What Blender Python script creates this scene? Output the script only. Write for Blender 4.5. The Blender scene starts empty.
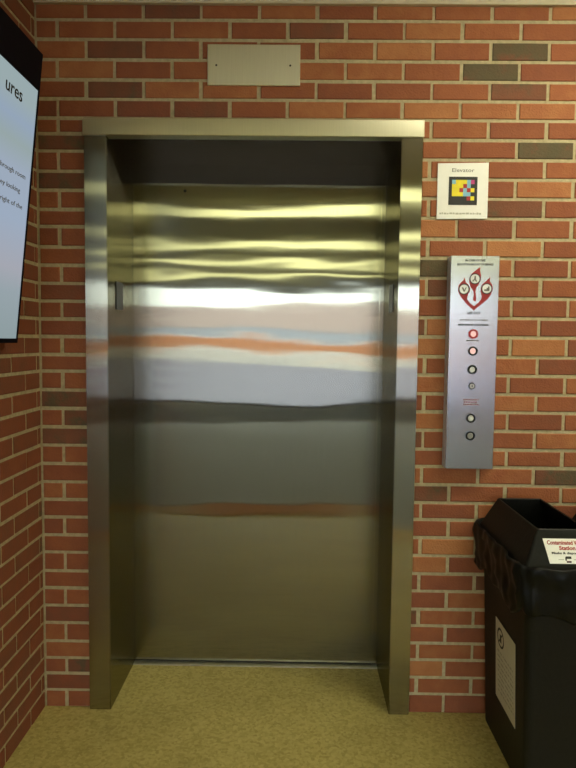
import bpy, bmesh, math, random
from mathutils import Vector, Matrix
random.seed(7)
S = bpy.context.scene
COL = S.collection
H = 2.62            # ceiling height
REAR = -11.9        # glazed rear wall
XL = -0.661         # left brick pier
XR = 4.2
XW = -3.4           # far left wall of the lobby
PIER = -1.30        # the left pier ends here

# ------------------------------------------------------------------ materials
def new_mat(name):
    m = bpy.data.materials.new(name); m.use_nodes = True
    nt = m.node_tree; nt.nodes.clear()
    out = nt.nodes.new('ShaderNodeOutputMaterial')
    return m, nt, out
def N(nt, t, **kw):
    n = nt.nodes.new(t)
    for k, v in kw.items():
        if k in n.inputs: n.inputs[k].default_value = v
        else: setattr(n, k, v)
    return n
def L(nt, a, ao, b, bi): nt.links.new(a.outputs[ao], b.inputs[bi])
def plain(name, col, rough=.5, metal=0., var=.12, scale=30., bump=0., spec=.5, coat=0.):
    m, nt, out = new_mat(name)
    b = N(nt, 'ShaderNodeBsdfPrincipled', Roughness=rough, Metallic=metal)
    b.inputs['Specular IOR Level'].default_value = spec
    b.inputs['Coat Weight'].default_value = coat
    tc = N(nt, 'ShaderNodeTexCoord'); nz = N(nt, 'ShaderNodeTexNoise', Scale=scale, Detail=4.)
    L(nt, tc, 'Object', nz, 'Vector')
    rp = N(nt, 'ShaderNodeValToRGB')
    rp.color_ramp.elements[0].position = .3; rp.color_ramp.elements[1].position = .7
    rp.color_ramp.elements[0].color = [c*(1-var) for c in col] + [1]
    rp.color_ramp.elements[1].color = [min(1, c*(1+var)) for c in col] + [1]
    L(nt, nz, 'Fac', rp, 'Fac'); L(nt, rp, 'Color', b, 'Base Color')
    if bump:
        bp = N(nt, 'ShaderNodeBump', Strength=1., Distance=bump); L(nt, nz, 'Fac', bp, 'Height'); L(nt, bp, 'Normal', b, 'Normal')
    L(nt, b, 0, out, 0)
    return m
def emit(name, col, strength):
    m, nt, out = new_mat(name)
    e = N(nt, 'ShaderNodeEmission', Color=(*col, 1), Strength=strength); L(nt, e, 0, out, 0)
    return m
def brick_mat(name):
    m, nt, out = new_mat(name)
    b = N(nt, 'ShaderNodeBsdfPrincipled', Roughness=.75); b.inputs['Specular IOR Level'].default_value = .3
    at = N(nt, 'ShaderNodeAttribute', attribute_name='tone')
    rp = N(nt, 'ShaderNodeValToRGB'); r = rp.color_ramp
    r.elements[0].position = 0; r.elements[0].color = (.105, .085, .045, 1)
    r.elements[1].position = 1; r.elements[1].color = (.44, .185, .072, 1)
    for p, c in ((.10, (.12, .085, .045)), (.17, (.19, .078, .042)), (.42, (.25, .078, .038)), (.7, (.33, .11, .045))):
        e = r.elements.new(p); e.color = (*c, 1)
    tc = N(nt, 'ShaderNodeTexCoord'); nz = N(nt, 'ShaderNodeTexNoise', Scale=15., Detail=7., Roughness=.6)
    L(nt, tc, 'Object', nz, 'Vector')
    md = N(nt, 'ShaderNodeMath', operation='MULTIPLY_ADD'); md.inputs[1].default_value = .56; 
    ad = N(nt, 'ShaderNodeMath', operation='SUBTRACT'); ad.inputs[1].default_value = .28
    L(nt, nz, 'Fac', md, 0); L(nt, at, 'Fac', md, 2); L(nt, md, 0, ad, 0); L(nt, ad, 0, rp, 'Fac')
    n2 = N(nt, 'ShaderNodeTexNoise', Scale=160., Detail=3.); L(nt, tc, 'Object', n2, 'Vector')
    bp = N(nt, 'ShaderNodeBump', Strength=.7, Distance=.0025); L(nt, n2, 'Fac', bp, 'Height')
    L(nt, rp, 'Color', b, 'Base Color'); L(nt, bp, 'Normal', b, 'Normal'); L(nt, b, 0, out, 0)
    return m
def brick_tex_mat(name):
    m, nt, out = new_mat(name)
    b = N(nt, 'ShaderNodeBsdfPrincipled', Roughness=.8)
    tc = N(nt, 'ShaderNodeTexCoord'); sp = N(nt, 'ShaderNodeSeparateXYZ'); cb = N(nt, 'ShaderNodeCombineXYZ')
    ad = N(nt, 'ShaderNodeMath', operation='ADD')
    L(nt, tc, 'Object', sp, 0); L(nt, sp, 0, ad, 0); L(nt, sp, 1, ad, 1); L(nt, ad, 0, cb, 0); L(nt, sp, 2, cb, 1)
    bt = N(nt, 'ShaderNodeTexBrick', Scale=1.); bt.inputs['Color1'].default_value = (.34, .095, .038, 1)
    bt.inputs['Color2'].default_value = (.24, .07, .032, 1); bt.inputs['Mortar'].default_value = (.36, .30, .18, 1)
    bt.inputs['Brick Width'].default_value = .2032; bt.inputs['Row Height'].default_value = .0677; bt.inputs['Mortar Size'].default_value = .005
    L(nt, cb, 0, bt, 'Vector'); L(nt, bt, 'Color', b, 'Base Color'); L(nt, b, 0, out, 0)
    return m
def steel_mat(name, col, ax, ay, wave, sc=(1, 1, 1), seed=0., detail=1.5):
    """brushed steel, grain vertical: ax = sideways blur, ay = up-and-down blur"""
    m, nt, out = new_mat(name)
    b = N(nt, 'ShaderNodeBsdfAnisotropic', distribution='GGX')
    b.inputs['Roughness'].default_value = (ax*ay)**.25
    b.inputs['Anisotropy'].default_value = math.sqrt(ay/ax)-1
    ge = N(nt, 'ShaderNodeNewGeometry'); cr = N(nt, 'ShaderNodeVectorMath', operation='CROSS_PRODUCT')
    cr.inputs[1].default_value = (0, .05, 1)
    L(nt, ge, 'Normal', cr, 0); L(nt, cr, 0, b, 'Tangent')
    tc = N(nt, 'ShaderNodeTexCoord'); mp = N(nt, 'ShaderNodeMapping'); mp.inputs['Scale'].default_value = sc
    mp.inputs['Location'].default_value = (seed, seed*.7, seed*1.3)
    L(nt, tc, 'Object', mp, 'Vector')
    nz = N(nt, 'ShaderNodeTexNoise', Scale=1., Detail=detail, Roughness=.4); L(nt, mp, 0, nz, 'Vector')
    bp = N(nt, 'ShaderNodeBump', Strength=1., Distance=wave); L(nt, nz, 'Fac', bp, 'Height'); L(nt, bp, 'Normal', b, 'Normal')
    mg = N(nt, 'ShaderNodeMapping'); mg.inputs['Scale'].default_value = (260, 260, 6); L(nt, tc, 'Object', mg, 'Vector')
    ng = N(nt, 'ShaderNodeTexNoise', Scale=1., Detail=2.); L(nt, mg, 0, ng, 'Vector')
    rp = N(nt, 'ShaderNodeValToRGB'); rp.color_ramp.elements[0].color = [c*.92 for c in col]+[1]; rp.color_ramp.elements[1].color = [min(1, c*1.06) for c in col]+[1]
    L(nt, ng, 'Fac', rp, 'Fac'); L(nt, rp, 'Color', b, 'Color')
    L(nt, b, 0, out, 0)
    return m
def floor_mat():
    m, nt, out = new_mat('speckled_floor')
    b = N(nt, 'ShaderNodeBsdfPrincipled', Roughness=.46); b.inputs['Specular IOR Level'].default_value = .22
    tc = N(nt, 'ShaderNodeTexCoord')
    v = N(nt, 'ShaderNodeTexVoronoi', Scale=95.); L(nt, tc, 'Object', v, 'Vector')
    nz = N(nt, 'ShaderNodeTexNoise', Scale=70., Detail=5., Roughness=.7); L(nt, tc, 'Object', nz, 'Vector')
    n2 = N(nt, 'ShaderNodeTexNoise', Scale=3.5, Detail=4.); L(nt, tc, 'Object', n2, 'Vector')
    sp = N(nt, 'ShaderNodeSeparateColor'); L(nt, v, 'Color', sp, 0)
    rp = N(nt, 'ShaderNodeValToRGB'); r = rp.color_ramp
    r.elements[0].position = 0; r.elements[0].color = (.26, .20, .06, 1)
    r.elements[1].position = 1; r.elements[1].color = (.74, .65, .29, 1)
    for p, c in ((.12, (.40, .325, .10)), (.5, (.54, .45, .155)), (.86, (.62, .53, .21))):
        e = r.elements.new(p); e.color = (*c, 1)
    mx = N(nt, 'ShaderNodeMath', operation='MULTIPLY_ADD'); mx.inputs[1].default_value = .55
    m2 = N(nt, 'ShaderNodeMath', operation='MULTIPLY_ADD'); m2.inputs[1].default_value = .8; m2.inputs[2].default_value = -.18
    L(nt, nz, 'Fac', m2, 0); L(nt, sp, 0, mx, 0); L(nt, m2, 0, mx, 2); L(nt, mx, 0, rp, 'Fac')
    st = N(nt, 'ShaderNodeValToRGB'); st.color_ramp.elements[0].position = .35; st.color_ramp.elements[0].color = (.86, .85, .82, 1)
    st.color_ramp.elements[1].position = .6; st.color_ramp.elements[1].color = (1, 1, 1, 1)
    L(nt, n2, 'Fac', st, 'Fac')
    mul = N(nt, 'ShaderNodeMix', data_type='RGBA', blend_type='MULTIPLY'); mul.inputs[0].default_value = 1
    nt.links.new(rp.outputs[0], mul.inputs[6]); nt.links.new(st.outputs[0], mul.inputs[7]); nt.links.new(mul.outputs[2], b.inputs['Base Color'])
    L(nt, b, 0, out, 0)
    return m
def glass_mat():
    m, nt, out = new_mat('pane_glass')
    t = N(nt, 'ShaderNodeBsdfTransparent', Color=(.93, .96, .95, 1)); g = N(nt, 'ShaderNodeBsdfGlossy', Roughness=.02)
    fr = N(nt, 'ShaderNodeFresnel', IOR=1.45); mx = N(nt, 'ShaderNodeMixShader')
    L(nt, fr, 0, mx, 0); L(nt, t, 0, mx, 1); L(nt, g, 0, mx, 2); L(nt, mx, 0, out, 0)
    return m

M = dict(
    brick=brick_mat('red_brick'), bricktex=brick_tex_mat('brick_far'),
    mortar=plain('mortar', (.47, .40, .245), .9, var=.16, scale=60, bump=.002, spec=.2),
    floor=floor_mat(),
    ceiling=plain('ceiling_tile', (.72, .70, .49), .9, var=.04, scale=40),
    trim=plain('trim_paint', (.62, .56, .40), .6, var=.05),
    plaster=plain('plaster', (.62, .57, .44), .85, var=.04, scale=8),
    steel_door=steel_mat('brushed_steel_door', (.285, .270, .208), .075, .0020, .0034, (.75, .75, 3.4), 3.1, 2.6),
    steel=steel_mat('brushed_steel', (.34, .318, .245), .12, .003, .0016, (1.6, 1.6, 3.0), 9.4),
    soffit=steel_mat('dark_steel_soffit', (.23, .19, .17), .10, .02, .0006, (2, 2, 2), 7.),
    steel_head=steel_mat('satin_steel_head', (.78, .75, .58), .12, .05, .0006, (1.6, 1.6, 3.0), 2.),
    steel_plate=steel_mat('steel_plate', (.96, .94, .80), .16, .10, .0003, (3, 3, 3), 1.),
    steel_panel=steel_mat('steel_panel', (.45, .445, .45), .10, .03, .0003, (3, 3, 3), 5.),
    panel_side=plain('panel_side_pale', (.66, .68, .80), .45, metal=.2, var=.03),  # housing sides paler and bluer than the faceplate
    dark_metal=plain('dark_metal', (.03, .03, .028), .4, metal=.6),
    gap=plain('shadow_gap', (.015, .014, .012), .8),
    alu=plain('aluminium', (.55, .53, .48), .4, metal=1.),
    black_plastic=plain('black_plastic', (.0075, .0075, .0068), .5, spec=.22, var=.2, scale=80, bump=.0006),
    bag=plain('black_bag', (.006, .006, .0058), .42, spec=.15, var=.2, scale=20),
    tv_black=plain('tv_black', (.006, .005, .010), .6, spec=.05),
    paper=plain('white_paper', (.95, .95, .90), .6, var=.02),
    notice=plain('grey_paper', (.60, .585, .52), .6, var=.05),
    ink=plain('black_ink', (.02, .02, .02), .6), grey_ink=plain('grey_ink', (.16, .15, .13), .6),
    pale_ink=plain('pale_ink', (.36, .35, .30), .6),
    light_ink=plain('light_ink', (.55, .54, .46), .6),
    red_ink=plain('red_ink', (.42, .02, .02), .55), crimson=plain('crimson_paint', (.33, .018, .02), .45),
    faded_red=plain('faded_red_ink', (.40, .16, .15), .6),
    yellow=plain('yellow_ink', (.85, .72, .02), .6), cyan=plain('cyan_ink', (.24, .52, .66), .6), magenta=plain('magenta_ink', (.50, .04, .20), .6),
    ring=plain('button_ring', (.03, .032, .035), .3, metal=.7),
    lens=plain('button_lens', (.78, .80, .80), .3), lens_dim=plain('button_lens_dim', (.35, .34, .29), .35),
    lens_red=emit('button_lit_red', (1., .20, .14), 1.6), lens_pink=emit('button_lit_pink', (1., .62, .52), 1.0),
    ring_red=emit('button_ring_lit', (.75, .06, .05), .38),
    screen=None, lamp=emit('lamp_diffuser', (.96, 1., .56), 6.0), lamp_near=emit('lamp_diffuser_new', (1., .95, .69), 20.),
    white_metal=plain('white_metal', (.7, .68, .58), .5),
    glass=glass_mat(), mullion=plain('bronze_mullion', (.05, .045, .04), .5, metal=.4),
    asphalt=plain('asphalt', (.155, .15, .20), .9, var=.1, scale=3), walk=plain('concrete_walk', (.55, .53, .5), .9, var=.06, scale=3),
    stone=plain('pink_stone', (.44, .35, .34), .9, var=.08, scale=1.5), far_brick=plain('orange_brick', (.42, .18, .09), .9, var=.15, scale=2.),
    far_glass=plain('blue_window', (.30, .34, .42), .3), mat_added=plain('added_rust_mat', (.50, .20, .085), .85, var=.2, scale=60),
    floor_sheen=plain('grey_sheen', (.25, .25, .255), .6, var=.1, scale=50),
    mat_dark=plain('dark_floor_mat', (.05, .045, .038), .95, var=.2, scale=60),
)
def screen_mat():
    m, nt, out = new_mat('screen_image')
    tc = N(nt, 'ShaderNodeTexCoord'); sp = N(nt, 'ShaderNodeSeparateXYZ'); L(nt, tc, 'Object', sp, 0)
    rp = N(nt, 'ShaderNodeValToRGB'); r = rp.color_ramp
    r.elements[0].position = 0; r.elements[0].color = (.40, .50, .52, 1)
    r.elements[1].position = 1; r.elements[1].color = (.47, .60, .62, 1)
    for p, c in ((.18, (.46, .55, .60)), (.27, (.56, .58, .66)), (.45, (.50, .61, .78)), (.63, (.50, .60, .74)), (.72, (.46, .57, .58)), (.80, (.44, .56, .72)), (.88, (.48, .60, .62))):
        e = r.elements.new(p); e.color = (*c, 1)
    mr = N(nt, 'ShaderNodeMapRange'); mr.inputs[1].default_value = 0.; mr.inputs[2].default_value = .80
    L(nt, sp, 2, mr, 0); L(nt, mr, 0, rp, 'Fac')
    e = N(nt, 'ShaderNodeEmission', Strength=.66); L(nt, rp, 0, e, 'Color'); L(nt, e, 0, out, 0)
    return m
M['screen'] = screen_mat()

# ------------------------------------------------------------------ helpers
def link(name, me, mat, parent=None):
    o = bpy.data.objects.new(name, me); COL.objects.link(o)
    if mat: me.materials.append(mat)
    if parent: o.parent = parent
    return o
def obj(name, bm, mat, parent=None, smooth=False):
    bmesh.ops.recalc_face_normals(bm, faces=bm.faces)
    me = bpy.data.meshes.new(name); bm.to_mesh(me); bm.free()
    if smooth:
        for p in me.polygons: p.use_smooth = True
    return link(name, me, mat, parent)
def box(bm, x0, x1, y0, y1, z0, z1, bev=0., seg=1):
    r = bmesh.ops.create_cube(bm, size=1.)
    vs = r['verts']
    for v in vs:
        v.co = Vector((x0+(v.co.x+.5)*(x1-x0), y0+(v.co.y+.5)*(y1-y0), z0+(v.co.z+.5)*(z1-z0)))
    if bev:
        es = list({e for v in vs for e in v.link_edges})
        bmesh.ops.bevel(bm, geom=es, offset=bev, segments=seg, affect='EDGES', profile=.5)
def bx(name, b, mat, parent=None, bev=0., seg=1):
    bm = bmesh.new(); box(bm, *b, bev=bev, seg=seg); return obj(name, bm, mat, parent)
def disc(bm, x, z, y, r, t, n=28, r2=None):
    """cylinder (or cone) standing out of a wall towards -y: base at y, front at y-t"""
    mt = Matrix.Translation((x, y-t/2, z)) @ Matrix.Rotation(math.pi/2, 4, 'X')
    bmesh.ops.create_cone(bm, cap_ends=True, segments=n, radius1=r, radius2=r if r2 is None else r2, depth=t, matrix=mt)
def annulus(bm, x, z, y, r0, r1, t, n=28):
    rings = []
    for (r, yy) in ((r1, y), (r1, y-t), (r0, y-t), (r0, y)):
        rings.append([bm.verts.new((x+r*math.cos(2*math.pi*i/n), yy, z+r*math.sin(2*math.pi*i/n))) for i in range(n)])
    for a, b in zip(rings, rings[1:]+rings[:1]):
        for i in range(n): bm.faces.new((a[i], a[(i+1) % n], b[(i+1) % n], b[i]))
def slab(bm, pts, y, t):
    """polygon in x,z extruded from y to y-t"""
    a = [bm.verts.new((p[0], y, p[1])) for p in pts]; b = [bm.verts.new((p[0], y-t, p[1])) for p in pts]
    bm.faces.new(b); bm.faces.new(list(reversed(a)))
    for i in range(len(pts)):
        j = (i+1) % len(pts); bm.faces.new((a[i], a[j], b[j], b[i]))
def thing(name, label, cat, loc=(0, 0, 0), group=None):
    o = bpy.data.objects.new(name, None); o.empty_display_size = .1; COL.objects.link(o); o.location = loc
    tag(o, label, cat, group); return o
def tag(o, label=None, cat=None, group=None, kind=None):
    if label: o['label'] = label
    if cat: o['category'] = cat
    if group: o['group'] = group
    if kind: o['kind'] = kind
    return o
def struct(name, bm, mat): return tag(obj(name, bm, mat), kind='structure')
def text_mesh(body, size, spacing=1., bold=0., squash=1.):
    c = bpy.data.curves.new('lettering', 'FONT'); c.body = body; c.size = size; c.align_x = 'CENTER'; c.align_y = 'CENTER'
    c.extrude = .0003; c.space_character = spacing; c.offset = bold; c.resolution_u = 3
    o = bpy.data.objects.new('lettering', c); COL.objects.link(o)
    bpy.context.view_layer.update()
    me = bpy.data.meshes.new_from_object(o.evaluated_get(bpy.context.evaluated_depsgraph_get()))
    bpy.data.objects.remove(o); bpy.data.curves.remove(c)
    me.materials.clear()
    return me
def fit_text(name, body, width, height, mat, parent, mtx, bold=0.):
    """one line of lettering scaled to a width and a cap height, set by mtx"""
    me = text_mesh(body, 1., bold=bold/ max(height, 1e-4) * .7)
    xs = [v.co.x for v in me.vertices]; ys = [v.co.y for v in me.vertices]
    cx, cy = (max(xs)+min(xs))/2, (max(ys)+min(ys))/2
    sx, sy = width/(max(xs)-min(xs)), height/(max(ys)-min(ys))
    for v in me.vertices:
        v.co = mtx @ Vector(((v.co.x-cx)*sx, (v.co.y-cy)*sy, (.0003 if v.co.z > 0 else -.0003)))
    return link(name, me, mat, parent)
WALLROT = Matrix.Rotation(math.pi/2, 4, 'X')
def on_wall(x, y, z): return Matrix.Translation((x, y, z)) @ WALLROT

# ------------------------------------------------------------------ brickwork
JT = .0122          # mortar joint
def brick_wall(name, faces, mortar_boxes, special):
    """faces: list of (origin, u, n, rows) ; rows: (z0, z1, [(u0,u1,tone)...])"""
    verts, fcs, tone, mi = [], [], [], []
    P, BV = .0042, .0028
    def add_quad(a): fcs.append(a)
    for (o, u, n, rows) in faces:
        for (z0, z1, bricks) in rows:
            for (a, b, t) in bricks:
                j = lambda s=.0016: random.uniform(-s, s)
                p = P + random.uniform(-.0008, .0010)
                A, B, C0, C1 = a+j(), b+j(), z0+j(.001), z1+j(.001)
                if B-A < .008: continue
                base = len(verts)
                for d, ins in ((-.001, 0), (p-BV*.6, 0), (p, BV)):
                    for (uu, zz) in ((A+ins, C0+ins), (B-ins, C0+ins), (B-ins, C1-ins), (A+ins, C1-ins)):
                        verts.append(o + u*uu + n*d + Vector((0, 0, zz)))
                for r in (0, 4):
                    for k in range(4):
                        fcs.append((base+r+k, base+r+(k+1) % 4, base+r+4+(k+1) % 4, base+r+4+k))
                fcs.append((base+8, base+9, base+10, base+11))
                tone += [t]*9; mi += [0]*9
    bmm = bmesh.new()
    for b in mortar_boxes: box(bmm, *b)
    base = len(verts)
    bmm.verts.index_update()
    verts += [v.co.copy() for v in bmm.verts]
    for f in bmm.faces:
        fcs.append(tuple(base+v.index for v in f.verts)); tone.append(.5); mi.append(1)
    bmm.free()
    me = bpy.data.meshes.new(name); me.from_pydata([tuple(v) for v in verts], [], fcs); me.update()
    at = me.attributes.new('tone', 'FLOAT', 'FACE'); at.data.foreach_set('value', tone)
    me.polygons.foreach_set('material_index', mi)
    o = link(name, me, M['brick']); me.materials.append(M['mortar'])
    bm = bmesh.new(); bm.from_mesh(me); bmesh.ops.recalc_face_normals(bm, faces=bm.faces); bm.to_mesh(me); bm.free()
    return tag(o, kind='structure')
def rt(): 
    r = random.random()
    return .17+.06*random.random() if r < .05 else random.triangular(.30, 1.0, .66)
# course lines measured up the wall to the right of the lift, floor upwards
ZR = [0, .072, .137, .204, .268, .335, .399, .468, .534, .602, .670, .738, .802, .868, .935, 1.0, 1.069, 1.137, 1.203, 1.271, 1.338, 1.409,
      1.478, 1.549, 1.619, 1.690, 1.757, 1.830, 1.899, 1.966, 2.034, 2.102, 2.170, 2.235, 2.301, 2.370, 2.439, 2.506, 2.573, 2.64]
# the narrow strip left of the lift keeps a slightly tighter gauge and one thin course below the head
ZL = [0, .065, .129, .190, .255, .325, .392, .459, .525, .596, .661, .728, .795, .860, .929, .997, 1.065, 1.133, 1.201, 1.269, 1.330, 1.395, 1.459,
      1.523, 1.587, 1.652, 1.717, 1.789, 1.850, 1.917, 1.984, 2.055, 2.115, 2.168]
X0, B = -.4787, .2032
FL, FR = -.484, .711
def cut(u0, u1, first, lo, hi, key=None):
    """running bond between lo and hi with joints at first + n*B"""
    out = []; n = math.floor((lo-first)/B)
    while first+n*B < hi:
        a, b = max(lo, first+n*B), min(hi, first+(n+1)*B)
        if b-a > .02: out.append((a+(JT/2 if a > lo else .001), b-(JT/2 if b < hi else .001), rt()))
        n += 1
    return out
def darken(row, x, t):
    return [(a, b, t if a < x < b else tt) for (a, b, tt) in row]
rows = []
for k in range(len(ZR)-1):
    z0, z1 = ZR[k]+JT/2, ZR[k+1]-JT/2
    if k == 0: z0 = .001
    z1 = min(z1, 2.60)
    # joints fall on X0 + nB in every other course (course 32 counts as 'F')
    first = X0 if (k % 2 == 1) else X0 + B/2
    if k >= 32:
        r = cut(0, 0, first, XL+.008, XR)
        if k == 34: r = darken(darken(r, .93, .06), -9, 0)
        if k == 32: r = darken(darken(r, 0.0, .30), -.2, .36)
        if k == 33: r = darken(r, -.30, .2)
        if k == 35: r = darken(darken(r, 1.08, .09), -.35, .24)
        if k == 36: r = darken(r, .28, .27)
        if k == 37: r = darken(r, -.08, .24)
    else:
        r = cut(0, 0, first, FR+.002, XR)
        if k == 30: r = darken(r, 1.17, .05)
        if k == 29: r = darken(r, .74, .10)
        if k == 24: r = darken(r, .78, .08)
        if k == 23: r = darken(r, .80, .2)
        if k == 10: r = darken(r, 1.28, .07)
        if k == 13: r = darken(r, 1.28, .12)
    rows.append((z0, z1, r))
lrows = []
for k in range(len(ZL)-1):
    z0, z1 = ZL[k]+JT/2, ZL[k+1]-JT/2
    if k == 0: z0 = .001
    if k == 32: z1 = 2.1625
    split = (k % 2 == 0)
    lo, hi = XL+.009, FL-.003
    if split:
        m = X0 - B/2 + (.0 if k > 24 else .004)
        r = [(lo, m-JT/2, rt()*.8), (m+JT/2, hi, rt()*.85)]
    else: r = [(lo, hi, rt()*.85)]
    lrows.append((z0, z1, r))
ex, ey, ez = Vector((1, 0, 0)), Vector((0, 1, 0)), Vector((0, 0, 1))
O = Vector((0, 0, 0))
low = [r for r in rows if r[0] < 2.16]; top = [r for r in rows if r[0] > 2.16]
brick_wall('wall_back', [(O, ex, -ey, top)], [(XL-.2, XR+.2, 0, .2, 2.1625, H+.1)], None)
brick_wall('wall_back_left', [(O, ex, -ey, lrows)], [(XL-.2, FL, 0, .2, -.02, 2.1625)], None)
brick_wall('wall_back_right', [(O, ex, -ey, low)], [(FR, XR+.2, 0, .2, -.02, 2.1625)], None)
# left pier: courses follow the strip, then the upper gauge
ZP = ZL[:33] + ZR[32:]
prow = []
for k in range(len(ZP)-1):
    z0, z1 = ZP[k]+JT/2, min(ZP[k+1]-JT/2, 2.615)
    if k == 0: z0 = .001
    if z1-z0 < .02: continue
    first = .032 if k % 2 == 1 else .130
    prow.append((z0, z1, [(a, b, .12+t*.38) for a, b, t in cut(0, 0, first, .008, -PIER)]))  # dimness of the pier put into its bricks as darker tones
erow = [(z0, z1, [(a, b, rt()) for a, b, t in cut(0, 0, .0 if i % 2 else .10, .0, .30)]) for i, (z0, z1, r) in enumerate(prow)]
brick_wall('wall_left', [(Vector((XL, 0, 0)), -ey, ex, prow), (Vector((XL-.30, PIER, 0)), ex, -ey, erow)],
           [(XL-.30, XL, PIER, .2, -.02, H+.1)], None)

# ------------------------------------------------------------------ room shell
bm = bmesh.new(); box(bm, XW-.2, XR+.2, REAR-.2, .42, -.05, 0); struct('floor', bm, M['floor'])
bm = bmesh.new(); box(bm, XW-.2, XR+.2, REAR-.4, .2, H, H+.12); struct('ceiling', bm, M['ceiling'])
bm = bmesh.new(); box(bm, XR, XR+.2, REAR-.2, .2, -.05, H+.05); struct('wall_right', bm, M['bricktex'])
bm = bmesh.new(); box(bm, XW-.2, XW, REAR-.2, .2, -.05, H+.05); struct('wall_far_left', bm, M['plaster'])
bm = bmesh.new(); box(bm, XW-.1, XL-.30, PIER+.1, PIER+.3, -.05, H+.05); struct('wall_side', bm, M['plaster'])
# steel ledge strip under the ceiling, over the brick of the lift wall
bm = bmesh.new(); box(bm, XL, XR, -.022, .0, 2.555, H, bev=.002); struct('trim_back', bm, M['trim'])
# glazed rear wall: five bays of full-height panes
bays = 6; w = (XR-XW)/bays
for i in range(bays):
    x0, x1 = XW+i*w, XW+(i+1)*w
    e = bpy.data.objects.new('window_%d' % (i+1), None); COL.objects.link(e); e.location = (0, REAR, 0); tag(e, kind='structure')
    bm = bmesh.new()
    for b in ((x0, x0+.035, -.05, .05, 0, H), (x1-.035, x1, -.05, .05, 0, H), (x0+.035, x1-.035, -.05, .05, 0, .10), (x0+.035, x1-.035, -.05, .05, H-.04, H)):
        box(bm, *b)
    obj('window_frame', bm, M['mullion'], e)
    bx('pane', (x0+.03, x1-.03, -.006, .006, .09, H-.03), M['glass'], e)

# ------------------------------------------------------------------ lift entrance
DY = .336
fr = thing('elevator_surround', 'brushed stainless steel elevator door frame with deep returns set in the brick wall', 'door frame', (.1135, 0, 0))
OX = .1135
def jamb(x0, x1, inner, side):
    """L-shaped casing: face towards the room and return back to the door"""
    y0 = -.022; bmj = bmesh.new()
    xi = inner
    if side < 0: pts = [(x0, .02), (x0, y0), (x1, y0), (x1, DY+.05), (x1-.012, DY+.05), (x1-.012, .02)]
    else: pts = [(x1, .02), (x1, y0), (x0, y0), (x0, DY+.05), (x0+.012, DY+.05), (x0+.012, .02)]
    lo = [bmj.verts.new((p[0]-OX, p[1], .002)) for p in pts]; hi = [bmj.verts.new((p[0]-OX, p[1], 2.103)) for p in pts]
    bmj.faces.new(lo); bmj.faces.new(list(reversed(hi)))
    for i in range(len(pts)):
        j = (i+1) % len(pts); bmj.faces.new((lo[i], lo[j], hi[j], hi[i]))
    bmesh.ops.recalc_face_normals(bmj, faces=bmj.faces)
    ve = [e for e in bmj.edges if abs(e.verts[0].co.z-e.verts[1].co.z) > 1 and abs(e.verts[0].co.y-y0) < 1e-4]
    bmesh.ops.bevel(bmj, geom=ve, offset=.0025, segments=2, affect='EDGES')
    return obj('jamb', bmj, M['steel'], fr)
jamb(-.484, -.4045, 0, -1)
jamb(.6355, .7105, 0, 1)
bm = bmesh.new()
box(bm, -.486-OX, .7135-OX, -.031, .02, 2.103, 2.162, bev=.002)
obj('header', bm, M['steel_head'], fr)
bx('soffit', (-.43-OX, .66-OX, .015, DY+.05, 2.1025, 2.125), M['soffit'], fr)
for x, s in ((-.4045, 1), (.6355, -1)):
    bm = bmesh.new()
    xx = x-OX
    a, b = sorted((xx, xx+s*.003))
    box(bm, a, b, .085, .175, 1.50, 1.605, bev=.001)
    o = obj('jamb_plate', bm, M['dark_metal'], fr); o['label'] = 'small dark raised floor plate'
bx('sill', (-.4045-OX, .6355-OX, DY-.028, DY+.05, .0, .006), M['alu'], fr)['label'] = 'thin aluminium threshold strip'

dr = bpy.data.objects.new('door_1', None); COL.objects.link(dr); dr.location = (OX, DY, 0)
tag(dr, 'single wide stainless steel elevator door reflecting ceiling lights and far windows', 'elevator door', kind='structure')
bm = bmesh.new(); box(bm, -.4035-OX, .6345-OX, 0, .04, .012, 2.1035)
obj('door_panel', bm, M['steel_door'], dr)
bm = bmesh.new(); disc(bm, -.188-OX, 1.996, .001, .006, .002, 16); obj('key_hole', bm, M['gap'], dr)
bx('bottom_gap', (-.4035-OX, .6345-OX, .002, .04, .006, .0122), M['gap'], dr)
bx('edge_strip', (.615-OX, .6175-OX, -.0015, .0, .012, 2.103), M['steel'], dr)

# ------------------------------------------------------------------ blank steel plate over the lift
pl = thing('cover_plate', 'blank brushed steel cover plate screwed to the brick above the elevator', 'plate', (.114, 0, 2.352))
bx('plate', (-.1625, .1625, -.012, .0, -.070, .069), M['steel_plate'], pl, bev=.001)
for x in (-.1315, .1275):
    bm = bmesh.new(); disc(bm, x, -.002, -.012, .0034, .002, 14, .0028); obj('screw', bm, M['dark_metal'], pl)

# ------------------------------------------------------------------ elevator card
cd = thing('elevator_sign', 'small white square card with a colour block code on the brick beside the elevator', 'sign', (.857, -.006, 1.925))
bm = bmesh.new(); slab(bm, [(-.0895, -.0985), (.0895, -.0955), (.0895, .0985), (-.0895, .0955)], .0, .003); obj('card', bm, M['paper'], cd)
fit_text('heading', 'Elevator', .078, .0125, M['grey_ink'], cd, on_wall(.0, -.0034, .072))
bx('code_square', (-.0495, .0510, -.0042, -.003, -.049, .049), M['ink'], cd)['label'] = 'black square with coloured blocks'
cs = .0142; g0x, g0z = -.0385, .038
grid = ["CYYYCM", "YYYRCK", "YYRCRY", "YYYCCK", "KKKKRY"]
bm = bmesh.new(); idx = []
for r, row in enumerate(grid):
    for c, q in enumerate(row):
        if q in 'YCMR':
            n0 = len(bm.faces); box(bm, g0x+c*cs*.93, g0x+(c+1)*cs*.93, -.0048, -.0041, g0z-(r+1)*cs, g0z-r*cs); idx += ['YCMR'.index(q)]*(len(bm.faces)-n0)
o = obj('colour_blocks', bm, M['yellow'], cd)
for nm in ('cyan', 'magenta', 'red_ink'): o.data.materials.append(M[nm])
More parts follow.
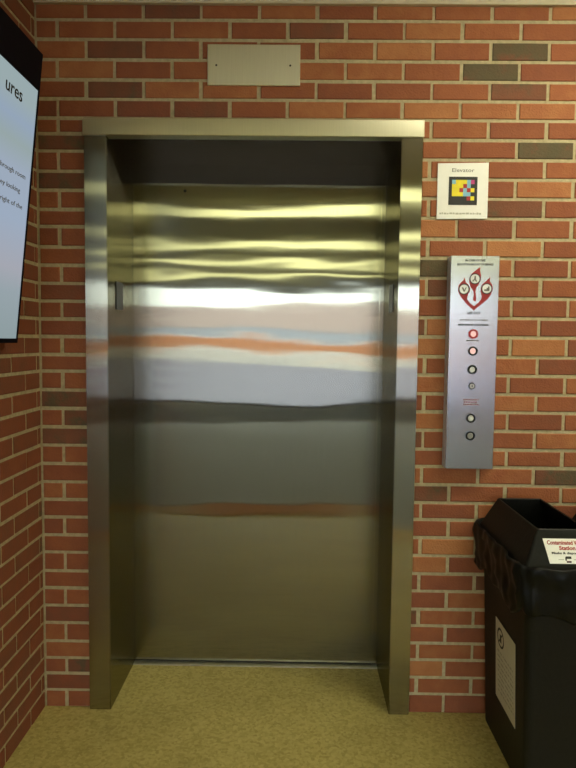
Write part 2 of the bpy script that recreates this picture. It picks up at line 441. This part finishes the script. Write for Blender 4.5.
o.data.polygons.foreach_set('material_index', idx)
bm = bmesh.new(); x = -.080
rr = random.Random(4)
while x < .066:
    wd = rr.uniform(.004, .012); box(bm, x, x+wd, -.0034, -.003, -.0815+rr.uniform(-.0008, .0008), -.0765+rr.uniform(-.001, .0015)); x += wd+rr.uniform(.0014, .003)
obj('fine_print', bm, M['light_ink'], cd)

# ------------------------------------------------------------------ call panel
PX, PZ = .8965, 1.316
pn = thing('call_panel', 'tall stainless steel elevator call panel with buttons and a red fire emblem', 'call panel', (PX, 0, PZ))
bx('housing', (-.0845, .0845, -.052, .0, -.3765, .3765), M['panel_side'], pn, bev=.002)
bx('faceplate', (-.0845, .0845, -.056, -.052, -.3765, .3765), M['steel_panel'], pn, bev=.001)
FY = -.0562
def b(z, rm, lm, label=None, r=.0165, ri=.0108):
    bm = bmesh.new(); annulus(bm, 0, z, -.056, ri, r, .006); o = obj('button', bm, M[rm], pn, True)
    bm = bmesh.new(); disc(bm, 0, z, -.0555, ri*1.02, .0045, 28, ri*.85); obj('button_lens', bm, M[lm], o)
    if label: o['label'] = label
b(1.4202-PZ, 'ring_red', 'lens_pink', 'button glowing red')
b(1.3604-PZ, 'ring', 'lens_pink', 'button with a red lit ring')
b(1.295-PZ, 'ring', 'lens', 'button with white centre')
b(1.1225-PZ, 'ring', 'lens', 'button with white centre')
b(1.0598-PZ, 'ring', 'lens_dim', 'button with dull centre')
bm = bmesh.new(); disc(bm, .0005, 1.2365-PZ, -.056, .0125, .004, 24, .0115); k = obj('key_switch', bm, M['ring'], pn)
bm = bmesh.new(); disc(bm, .0005, 1.2365-PZ, -.060, .0085, .002, 24); kk = obj('key_barrel', bm, M['alu'], k)
bm = bmesh.new(); box(bm, -.001, .002, -.0628, -.062, 1.2325-PZ, 1.2405-PZ); obj('key_slot', bm, M['gap'], k)
T = lambda z, x=0.: on_wall(x, FY-.0001, z-PZ)
fit_text('lettering', 'IN CASE OF FIRE', .070, .0080, M['ink'], pn, T(1.6765), bold=.0004)
fit_text('lettering', 'ELEVATORS ARE OUT OF SERVICE', .126, .0080, M['ink'], pn, T(1.6625), bold=.0004)
fit_text('lettering', 'USE EXIT', .048, .0090, M['ink'], pn, T(1.4935), bold=.0004)
def print_lines(z, w0, n_lines, mat, hgt=.0042, gap=.0085, seed=1, x=0.):
    q = random.Random(seed); bm = bmesh.new()
    for i in range(n_lines):
        ww = w0*q.uniform(.8, 1.0); xx = x-ww/2
        while xx < x+ww/2-.003:
            wd = q.uniform(.003, .011); box(bm, xx, min(xx+wd, x+ww/2), FY-.0003, FY+.0002, z-PZ-i*gap-hgt/2, z-PZ-i*gap+hgt/2); xx += wd+q.uniform(.0012, .0024)
    return obj('fine_print', bm, mat, pn)
print_lines(1.4690, .116, 1, M['grey_ink'], .0038, seed=3)
print_lines(1.4520, .116, 1, M['ink'], .006, seed=5)
print_lines(1.3970, .055, 1, M['grey_ink'], .0042, seed=8)
print_lines(1.1880, .062, 3, M['faded_red'], .0040, .0088, seed=9)
# flame emblem: three flames, each around a round pictogram
s = .00355; ECX, ECZ = 473.6, 290.
E_ = lambda pts: [((px-ECX)*s, (1.5735-PZ)+(ECZ-py)*s) for px, py in pts]
bm = bmesh.new()
slab(bm, E_([(473.4, 310), (466, 303.5), (460, 296.5), (457.3, 290.5), (457.8, 285.5), (460.2, 282.5), (462.5, 280.5), (463, 277.6), (464.3, 280), (464.6, 282.6), (467.2, 284.6), (469.2, 288), (469, 291.5), (467, 295), (466.5, 299), (469.2, 302.5), (473.6, 305.8)]), FY, .0004)
slab(bm, E_([(473.4, 310), (473.6, 305.8), (478, 302), (480.4, 299), (480.8, 295.5), (479.6, 291.5), (479.8, 287), (481.6, 283.6), (485, 280.8), (488.6, 277.2), (488.4, 281.5), (490.8, 284.5), (491.6, 288.6), (490, 294), (486.8, 298.8), (481, 303.6)]), FY, .0004)
slab(bm, E_([(474.6, 301.8), (472.4, 299), (473, 295), (472.4, 291), (469.6, 287), (468, 282), (468.4, 277.5), (470.6, 273.6), (474, 271), (478.6, 267.2), (478.4, 271), (479.6, 274.5), (479.4, 280), (477.4, 284.6), (475.2, 288), (474.6, 292), (475.4, 296.5), (475.6, 299.5)]), FY, .0004)
em = obj('fire_emblem', bm, M['crimson'], pn); em['label'] = 'dark red emblem of three flames'
for (cx, cy, g) in ((463.2, 289.2, 0), (473.7, 279., 1), (485.6, 288.6, 2)):
    rg = bmesh.new(); fc = bmesh.new(); gl = bmesh.new()
    (x, z), = E_([(cx, cy)])
    disc(rg, x, z, FY-.0004, .0192, .0003, 28); disc(fc, x, z, FY-.0007, .0158, .0003, 28)
    Y = FY-.0010
    if g == 0:      # figure beside a stair
        slab(gl, [(x-.008, z+.006), (x-.003, z+.006), (x+.001, z-.003), (x+.006, z+.007), (x+.009, z+.006), (x+.002, z-.009), (x-.002, z-.008)], Y, .0003)
    elif g == 1:    # running figure
        slab(gl, [(x-.002, z+.010), (x+.003, z+.010), (x+.003, z-.002), (x+.008, z-.009), (x+.004, z-.010), (x-.001, z-.004), (x-.007, z-.010), (x-.010, z-.008), (x-.003, z+.000)], Y, .0003)
    else:           # steps
        slab(gl, [(x-.009, z-.008), (x+.009, z-.008), (x+.009, z+.008), (x+.004, z+.008), (x+.004, z+.003), (x-.001, z+.003), (x-.001, z-.002), (x-.009, z-.002)], Y, .0003)
    obj('pictogram_ring', rg, M['ring'], em); obj('pictogram_disc', fc, M['lens'], em); obj('pictogram', gl, M['grey_ink'], em)

# ------------------------------------------------------------------ portrait screen on the left pier
TW, TH = .50, .889
tv = thing('wall_screen', 'black framed portrait display screen tilted off the left brick wall, showing a pale slide', 'screen', (-.611, -.30-TW/2, 1.373))
tilt = math.atan2(.095, .884)
tv.rotation_euler = (0, tilt, 0)
# local: +x out of the screen, y along the wall, z up the screen
bm = bmesh.new(); box(bm, -.032, -.002, -TW/2, TW/2, 0, TH, bev=.004, seg=2); obj('casing', bm, M['tv_black'], tv)
bm = bmesh.new()
for q in ((-TW/2, -TW/2+.009, 0, TH), (TW/2-.009, TW/2, 0, TH), (-TW/2+.009, TW/2-.009, 0, .014), (-TW/2+.009, TW/2-.009, TH-.112, TH)):
    box(bm, -.004, .002, q[0], q[1], q[2], q[3])
obj('bezel', bm, M['tv_black'], tv)['label'] = 'black bezel, broad along the top'
bm = bmesh.new(); box(bm, -.003, .0, -TW/2+.008, TW/2-.008, 0, TH-.125); o = obj('display', bm, M['screen'], tv); o.location.z = .013
def on_screen(y, z): return Matrix.Translation((.0008, y, z)) @ Matrix(((0, 0, 1, 0), (1, 0, 0, 0), (0, 1, 0, 0), (0, 0, 0, 1)))
ty = lambda a: a-(-.30-TW/2)
fit_text('title', 'ures', .105, .026, M['ink'], tv, on_screen(ty(-.462), 2.090-1.373), bold=.0004)
for k_, (t, y1, ww, zc) in enumerate((('through room', -.345, .175, 1.874), ('if they looking', -.372, .175, 1.828), ('in a right of the', -.348, .20, 1.784))):
    fit_text('slide_text', t, ww, .0185, M['grey_ink'], tv, on_screen(ty(y1-ww/2), (zc-1.373)*1.005))
bm = bmesh.new(); box(bm, -.0205, -.002, -.09, .09, .25, .55)
box(bm, -.055, -.032, -.05, .05, .32, .46); box(bm, -.085, -.055, -.03, .03, .36, .42); 
mt_ = obj('wall_bracket', bm, M['dark_metal'], tv)

# ------------------------------------------------------------------ bins
BX, BYC = 1.073, -.265
def ring_pts(hx, y0, y1, r, n=6):
    pts = []
    for (cx, cy, a0) in ((hx-r, y1-r, 0), (-hx+r, y1-r, 90), (-hx+r, y0+r, 180), (hx-r, y0+r, 270)):
        for i in range(n+1):
            a = math.radians(a0+90*i/n); pts.append((cx+r*math.cos(a), cy+r*math.sin(a)))
    return pts
def loft(bm, loops, cap_first=True, cap_last=True):
    R = [[bm.verts.new(p) for p in lp] for lp in loops]
    n = len(R[0])
    for a, b_ in zip(R, R[1:]):
        for i in range(n): bm.faces.new((a[i], a[(i+1) % n], b_[(i+1) % n], b_[i]))
    if cap_first: bm.faces.new(list(reversed(R[0])))
    if cap_last: bm.faces.new(R[-1])
    return R
def lev(hx, y0, y1, r, z, n=6): return [(x, y, z) for x, y in ring_pts(hx, y0, y1, r, n)]
def make_bin(label):
    t = thing('trash_bin', label, 'bin', (BX, 0, 0), 'black waste bins against the brick wall')
    bm = bmesh.new()
    loft(bm, [lev(.083, -.445, -.03, .022, 0), lev(.085, -.447, -.029, .022, .006), lev(.104, -.470, -.032, .024, .46), lev(.117, -.488, -.034, .026, .705),
              lev(.113, -.484, -.038, .024, .705), lev(.080, -.44, -.036, .02, .02)], True, True)
    obj('body', bm, M['black_plastic'], t)
    bm = bmesh.new()
    loft(bm, [lev(.126, -.494, -.036, .014, .700), lev(.130, -.499, -.033, .014, .703), lev(.130, -.499, -.033, .014, .732), lev(.128, -.496, -.035, .013, .737),
              lev(.078, -.447, -.074, .006, .838), lev(.0745, -.4435, -.0775, .005, .841), lev(.071, -.440, -.081, .005, .838),
              lev(.108, -.470, -.06, .01, .745), lev(.110, -.474, -.058, .01, .700)], False, False)
    obj('lid', bm, M['black_plastic'], t)
    return t
def make_bag(label):
    t = thing('bin_liner', label, 'trash bag', (BX, 0, 0), 'black liners in the waste bins')
    bm = bmesh.new(); q = random.Random(11); loops = []
    prof = [(.604, .0045), (.64, .0045), (.675, .0045), (.694, .0075), (.699, .0145), (.715, .0165), (.742, .018), (.748, .023), (.738, .028), (.715, .030), (.690, .024), (.665, .0225), (.645, .026), (.622, .021), (.602, .022), (.594, .017), (.596, .010)]
    base = ring_pts(.1195, -.491, -.028, .028, 14)
    nb = len(base)
    # resample the long sides so that folds can form
    dense = []
    for i in range(nb):
        p, r_ = Vector(base[i]), Vector(base[(i+1) % nb]); m_ = max(1, int((r_-p).length/.012))
        for j_ in range(m_): dense.append(p.lerp(r_, j_/m_))
    nd = len(dense)
    ph = [q.uniform(0, 6.28) for _ in range(8)]
    for k_, (z, off) in enumerate(prof):
        lp = []
        for i, p in enumerate(dense):
            d = (dense[(i+1) % nd]-dense[i-1]).normalized(); nrm = Vector((d.y, -d.x))
            a = i/nd*2*math.pi
            f_ = .0028*math.sin(9*a+ph[0]+z*38)+.0022*math.sin(17*a+ph[1]-z*70)+.0016*math.sin(31*a+ph[2]+z*24)
            amt = 0 if k_ < 6 else 1.
            drop = (.012*math.sin(5*a+ph[3])+.009*math.sin(11*a+ph[4])) if k_ > 9 else (.003*math.sin(13*a+ph[5]) if k_ > 4 else 0)
            o_ = off+amt*f_
            y_ = min(p.y+nrm.y*o_, -.006-.0003*k_)
            lp.append((p.x+nrm.x*o_, y_, z+drop))
        loops.append(lp)
    loft(bm, loops+[loops[0]], False, False); bmesh.ops.remove_doubles(bm, verts=bm.verts, dist=1e-6)
    obj('liner_skirt', bm, M['bag'], t, True)
    return t
def copy_tree(o, parent=None):
    c = o.copy(); COL.objects.link(c)
    if parent: c.parent = parent
    for ch in list(o.children): copy_tree(ch, c)
    return c
bin0 = make_bin('black slim waste bin with white red-lettered sign on its hooded lid')
bag0 = make_bag('black plastic liner folded over the rim of the bin with the white sign')
DX = .3125
bin1 = copy_tree(bin0); bin1.location.x += DX; bin1['label'] = 'second black waste bin at the right edge, its lid corner just in view'
bag1 = copy_tree(bag0); bag1.location.x += DX; bag1['label'] = 'black liner over the rim of the right-hand bin at the picture edge'
# sign on the sloping front of the lid
n_sl = math.atan2(.497-.447, .838-.737)     # lean of the lid front
def on_lid(x, h): 
    # h: height up the slope above z = .737
    return Matrix.Translation((x, -.4965+h*math.sin(n_sl)-.0008, .737+h*math.cos(n_sl))) @ Matrix.Rotation(math.pi/2-n_sl, 4, 'X')
Mx = on_lid(.002, .003)
bm = bmesh.new()
for z_ in (-.0004, .0006):
    pass
pts = [(-.056, .013), (.056, .013), (.068, .085), (-.068, .085)]
lo = [bm.verts.new(Mx @ Vector((p[0], p[1], -.0002))) for p in pts]; hi = [bm.verts.new(Mx @ Vector((p[0], p[1], .0010))) for p in pts]
bm.faces.new(hi); bm.faces.new(list(reversed(lo)))
for i in range(4): bm.faces.new((lo[i], lo[(i+1) % 4], hi[(i+1) % 4], hi[i]))
sg = obj('bin_sign', bm, M['paper'], bin0); sg['label'] = 'white trapezoid sign with red lettering'
def lid_text(t, y, w_, h_, m_, bold=0.):
    fit_text('lettering', t, w_, h_, M[m_], sg, Mx @ Matrix.Translation((0, y, .0015)), bold)
lid_text('Contaminated Waste', .0735, .114, .0125, 'red_ink', .0005)
lid_text('Station', .0580, .047, .0120, 'red_ink', .0005)
lid_text('Masks & disposable', .0425, .094, .0085, 'ink', .0003)
bm = bmesh.new()
def flat(bm, x0, x1, y0, y1):
    vs = [Mx @ Vector(p) for p in ((x0, y0, .0013), (x1, y0, .0013), (x1, y1, .0013), (x0, y1, .0013))]
    bm.faces.new([bm.verts.new(v) for v in vs])
for q in ((-.008, .008, .027, .034), (-.010, -.006, .022, .032), (-.007, .007, .016, .021)): flat(bm, *q)
obj('mark', bm, M['ink'], sg)
bm = bmesh.new(); flat(bm, -.005, .004, .0165, .020); obj('mark', bm, M['red_ink'], sg)
bm = bmesh.new(); flat(bm, -.030, -.014, .024, .0255); obj('mark', bm, M['pale_ink'], sg)
bm = bmesh.new(); flat(bm, .014, .030, .024, .0255); obj('mark', bm, M['pale_ink'], sg)
# notice taped to the side of the body
def side(z): return -(.083+(.117-.083)*z/.705)-.0012   # x of the left face at height z, local
def SP(y, z, o=.0): return Vector((side(z)-o, y, z))
bm = bmesh.new()
c4 = [(-.195, .462), (-.385, .455), (-.372, .175), (-.182, .180)]
hi = [bm.verts.new(SP(y, z, .0022)) for y, z in c4]; lo = [bm.verts.new(SP(y, z, .001)) for y, z in c4]
bm.faces.new(hi); bm.faces.new(list(reversed(lo)))
for i in range(4): bm.faces.new((lo[i], lo[(i+1) % 4], hi[(i+1) % 4], hi[i]))
nt_ = obj('notice', bm, M['notice'], bin0); nt_['label'] = 'grey-white paper notice with a prohibition symbol'
bm = bmesh.new()
def strip(bm, y0, y1, z0, z1): bm.faces.new([bm.verts.new(SP(y, z, .0026)) for y, z in ((y0, z0), (y1, z0), (y1, z1), (y0, z1))])
q = random.Random(3)
for i in range(9):
    z = .352-i*.0175; y = -.210
    while y > -.365-q.uniform(-.01, .03):
        ww = min(q.uniform(.008, .03), y+.362)
        if ww < .004: break
        strip(bm, y, y-ww, z, z+.006)
        y -= ww+.006
obj('fine_print', bm, M['pale_ink'], nt_)
bm = bmesh.new(); n = 32; cy_, cz_ = -.245, .408
o_ = [bm.verts.new(SP(cy_+.034*math.cos(2*math.pi*i/n), cz_+.034*math.sin(2*math.pi*i/n), .0027)) for i in range(n)]
i_ = [bm.verts.new(SP(cy_+.026*math.cos(2*math.pi*i/n), cz_+.026*math.sin(2*math.pi*i/n), .0027)) for i in range(n)]
for i in range(n): bm.faces.new((o_[i], o_[(i+1) % n], i_[(i+1) % n], i_[i]))
bm.faces.new([bm.verts.new(SP(cy_+a, cz_+c, .0027)) for a, c in ((-.021, .017), (-.017, .021), (.021, -.017), (.017, -.021))])
strip(bm, cy_+.008, cy_-.008, cz_-.016, cz_+.012); 
obj('prohibition_symbol', bm, M['ink'], nt_)

# ------------------------------------------------------------------ ceiling lights
def light(x, y, wx, label, first):
    if first is None:
        t = thing('ceiling_light', label, 'light', (x, y, H), 'fluorescent ceiling lights')
        bx('housing', (-wx/2-.02, wx/2+.02, -.13, .13, -.022, 0), M['white_metal'], t)
        bm = bmesh.new(); box(bm, -wx/2, wx/2, -.105, .105, -.075, -.022, bev=.02, seg=2); obj('diffuser', bm, M['lamp'], t)
        return t
    c = copy_tree(first); c.location = (x, y, H); c['label'] = label; return c
first = None
names = {-2.95: 'nearest the elevator', -5.0: 'in the second row from the elevator', -6.85: 'in the third row from the elevator', -8.85: 'in the row nearest the windows'}
for y, nm in names.items():
    for x, sd in ((-2.1, 'left'), (.35, 'middle'), (2.7, 'right')):
        if sd != 'left' or y < -4:
            l = light(x, y, 1.9, 'long fluorescent ceiling light %s, %s of its row' % (nm, sd), first); first = first or l
ln = light(1.85, -.82, 1.9, 'long fluorescent ceiling light close to the brick wall, right of the elevator', first)
for ch in ln.children:
    if ch.name.startswith('diffuser'): ch.data = ch.data.copy(); ch.data.materials[0] = M['lamp_near']

# ------------------------------------------------------------------ mats, and an added sheet for the floor's sheen
m1 = tag(bx('floor_mat', (-.60, .75, -2.32, -2.05, 0, .008), M['mat_added'], bev=.003), 'rust brown mat added on the floor facing the elevator', 'mat')  # added for the orange band mirrored in the door
m2 = tag(bx('floor_mat', (-2.6, 3.4, -11.6, -8.3, 0, .010), M['mat_dark'], bev=.003), 'dark entrance mat in front of the far windows', 'mat')

m3 = tag(bx('sheen_sheet', (-2.6, 3.4, -8.2, -2.34, 0, .008), M['floor_sheen'], bev=.003), 'wide grey sheet added on the floor, daylight sheen put into its colour', 'floor_sheen')  # added sheet: the floor's daylight sheen put in as flat grey

# ------------------------------------------------------------------ outside, seen only as a reflection in the steel
bm = bmesh.new(); box(bm, -60, 60, -70, REAR-.2, -.25, -.12); tag(obj('ground', bm, M['asphalt']), kind='structure')
bm = bmesh.new(); box(bm, -60, 60, -41.5, -37, -.12, .32); tag(obj('sidewalk', bm, M['walk']), kind='structure')
bd = thing('building', 'low brick and stone building across the road outside the far windows', 'building', (0, -42, 0))
bx('brick_base', (-40, 40, -.4, .4, -.2, 1.22), M['far_brick'], bd)
bx('window_band', (-40, 40, -.3, .3, 1.25, 2.0), M['far_glass'], bd)
bx('stone_front', (-40, 40, -.4, .4, 2.0, 3.75), M['stone'], bd)

# ------------------------------------------------------------------ world, sun, camera
wd = bpy.data.worlds.new('sky'); S.world = wd; wd.use_nodes = True
nt = wd.node_tree; nt.nodes.clear()
out = nt.nodes.new('ShaderNodeOutputWorld'); bg = nt.nodes.new('ShaderNodeBackground')
bg.inputs[0].default_value = (.82, .90, 1.0, 1); bg.inputs[1].default_value = 10.
nt.links.new(bg.outputs[0], out.inputs[0])
sl = bpy.data.lights.new('sun', 'SUN'); sl.energy = 3.0; sl.angle = .02; sl.color = (1, .93, .82)
so = bpy.data.objects.new('sun', sl); COL.objects.link(so)
so.rotation_euler = Vector((.35, -1., -.85)).to_track_quat('-Z', 'Y').to_euler()

f, pi_, ya, ro, cx, cy, cz = 633.4675, .0688, .011, .0112, .2714, -2.3005, 1.3905
def ray(a, b_, d):
    c, s_ = math.cos(ro), math.sin(ro); u, v = c*a+s_*b_, -s_*a+c*b_
    x, y2, z2 = u, d, -v
    c, s_ = math.cos(pi_), math.sin(pi_); y, z = c*y2+s_*z2, -s_*y2+c*z2
    c, s_ = math.cos(ya), math.sin(ya)
    return Vector((c*x-s_*y, s_*x+c*y, z))
R, U, F = ray(1, 0, 0), ray(0, -1, 0), ray(0, 0, 1)
cam = bpy.data.cameras.new('camera'); co = bpy.data.objects.new('camera', cam); COL.objects.link(co)
cam.sensor_fit = 'HORIZONTAL'; cam.sensor_width = 36; cam.lens = f/576*36; cam.clip_start = .02
mw = Matrix((( R.x, U.x, -F.x, cx), (R.y, U.y, -F.y, cy), (R.z, U.z, -F.z, cz), (0, 0, 0, 1)))
co.matrix_world = mw
S.camera = co
vs = S.view_settings
S.display_settings.display_device = 'sRGB'
vs.view_transform = 'Standard'; vs.look = 'None'; vs.gamma = 1; vs.exposure = 0.; vs.use_curve_mapping = False
S.cycles.max_bounces = 10; S.cycles.glossy_bounces = 6; S.cycles.transparent_max_bounces = 12
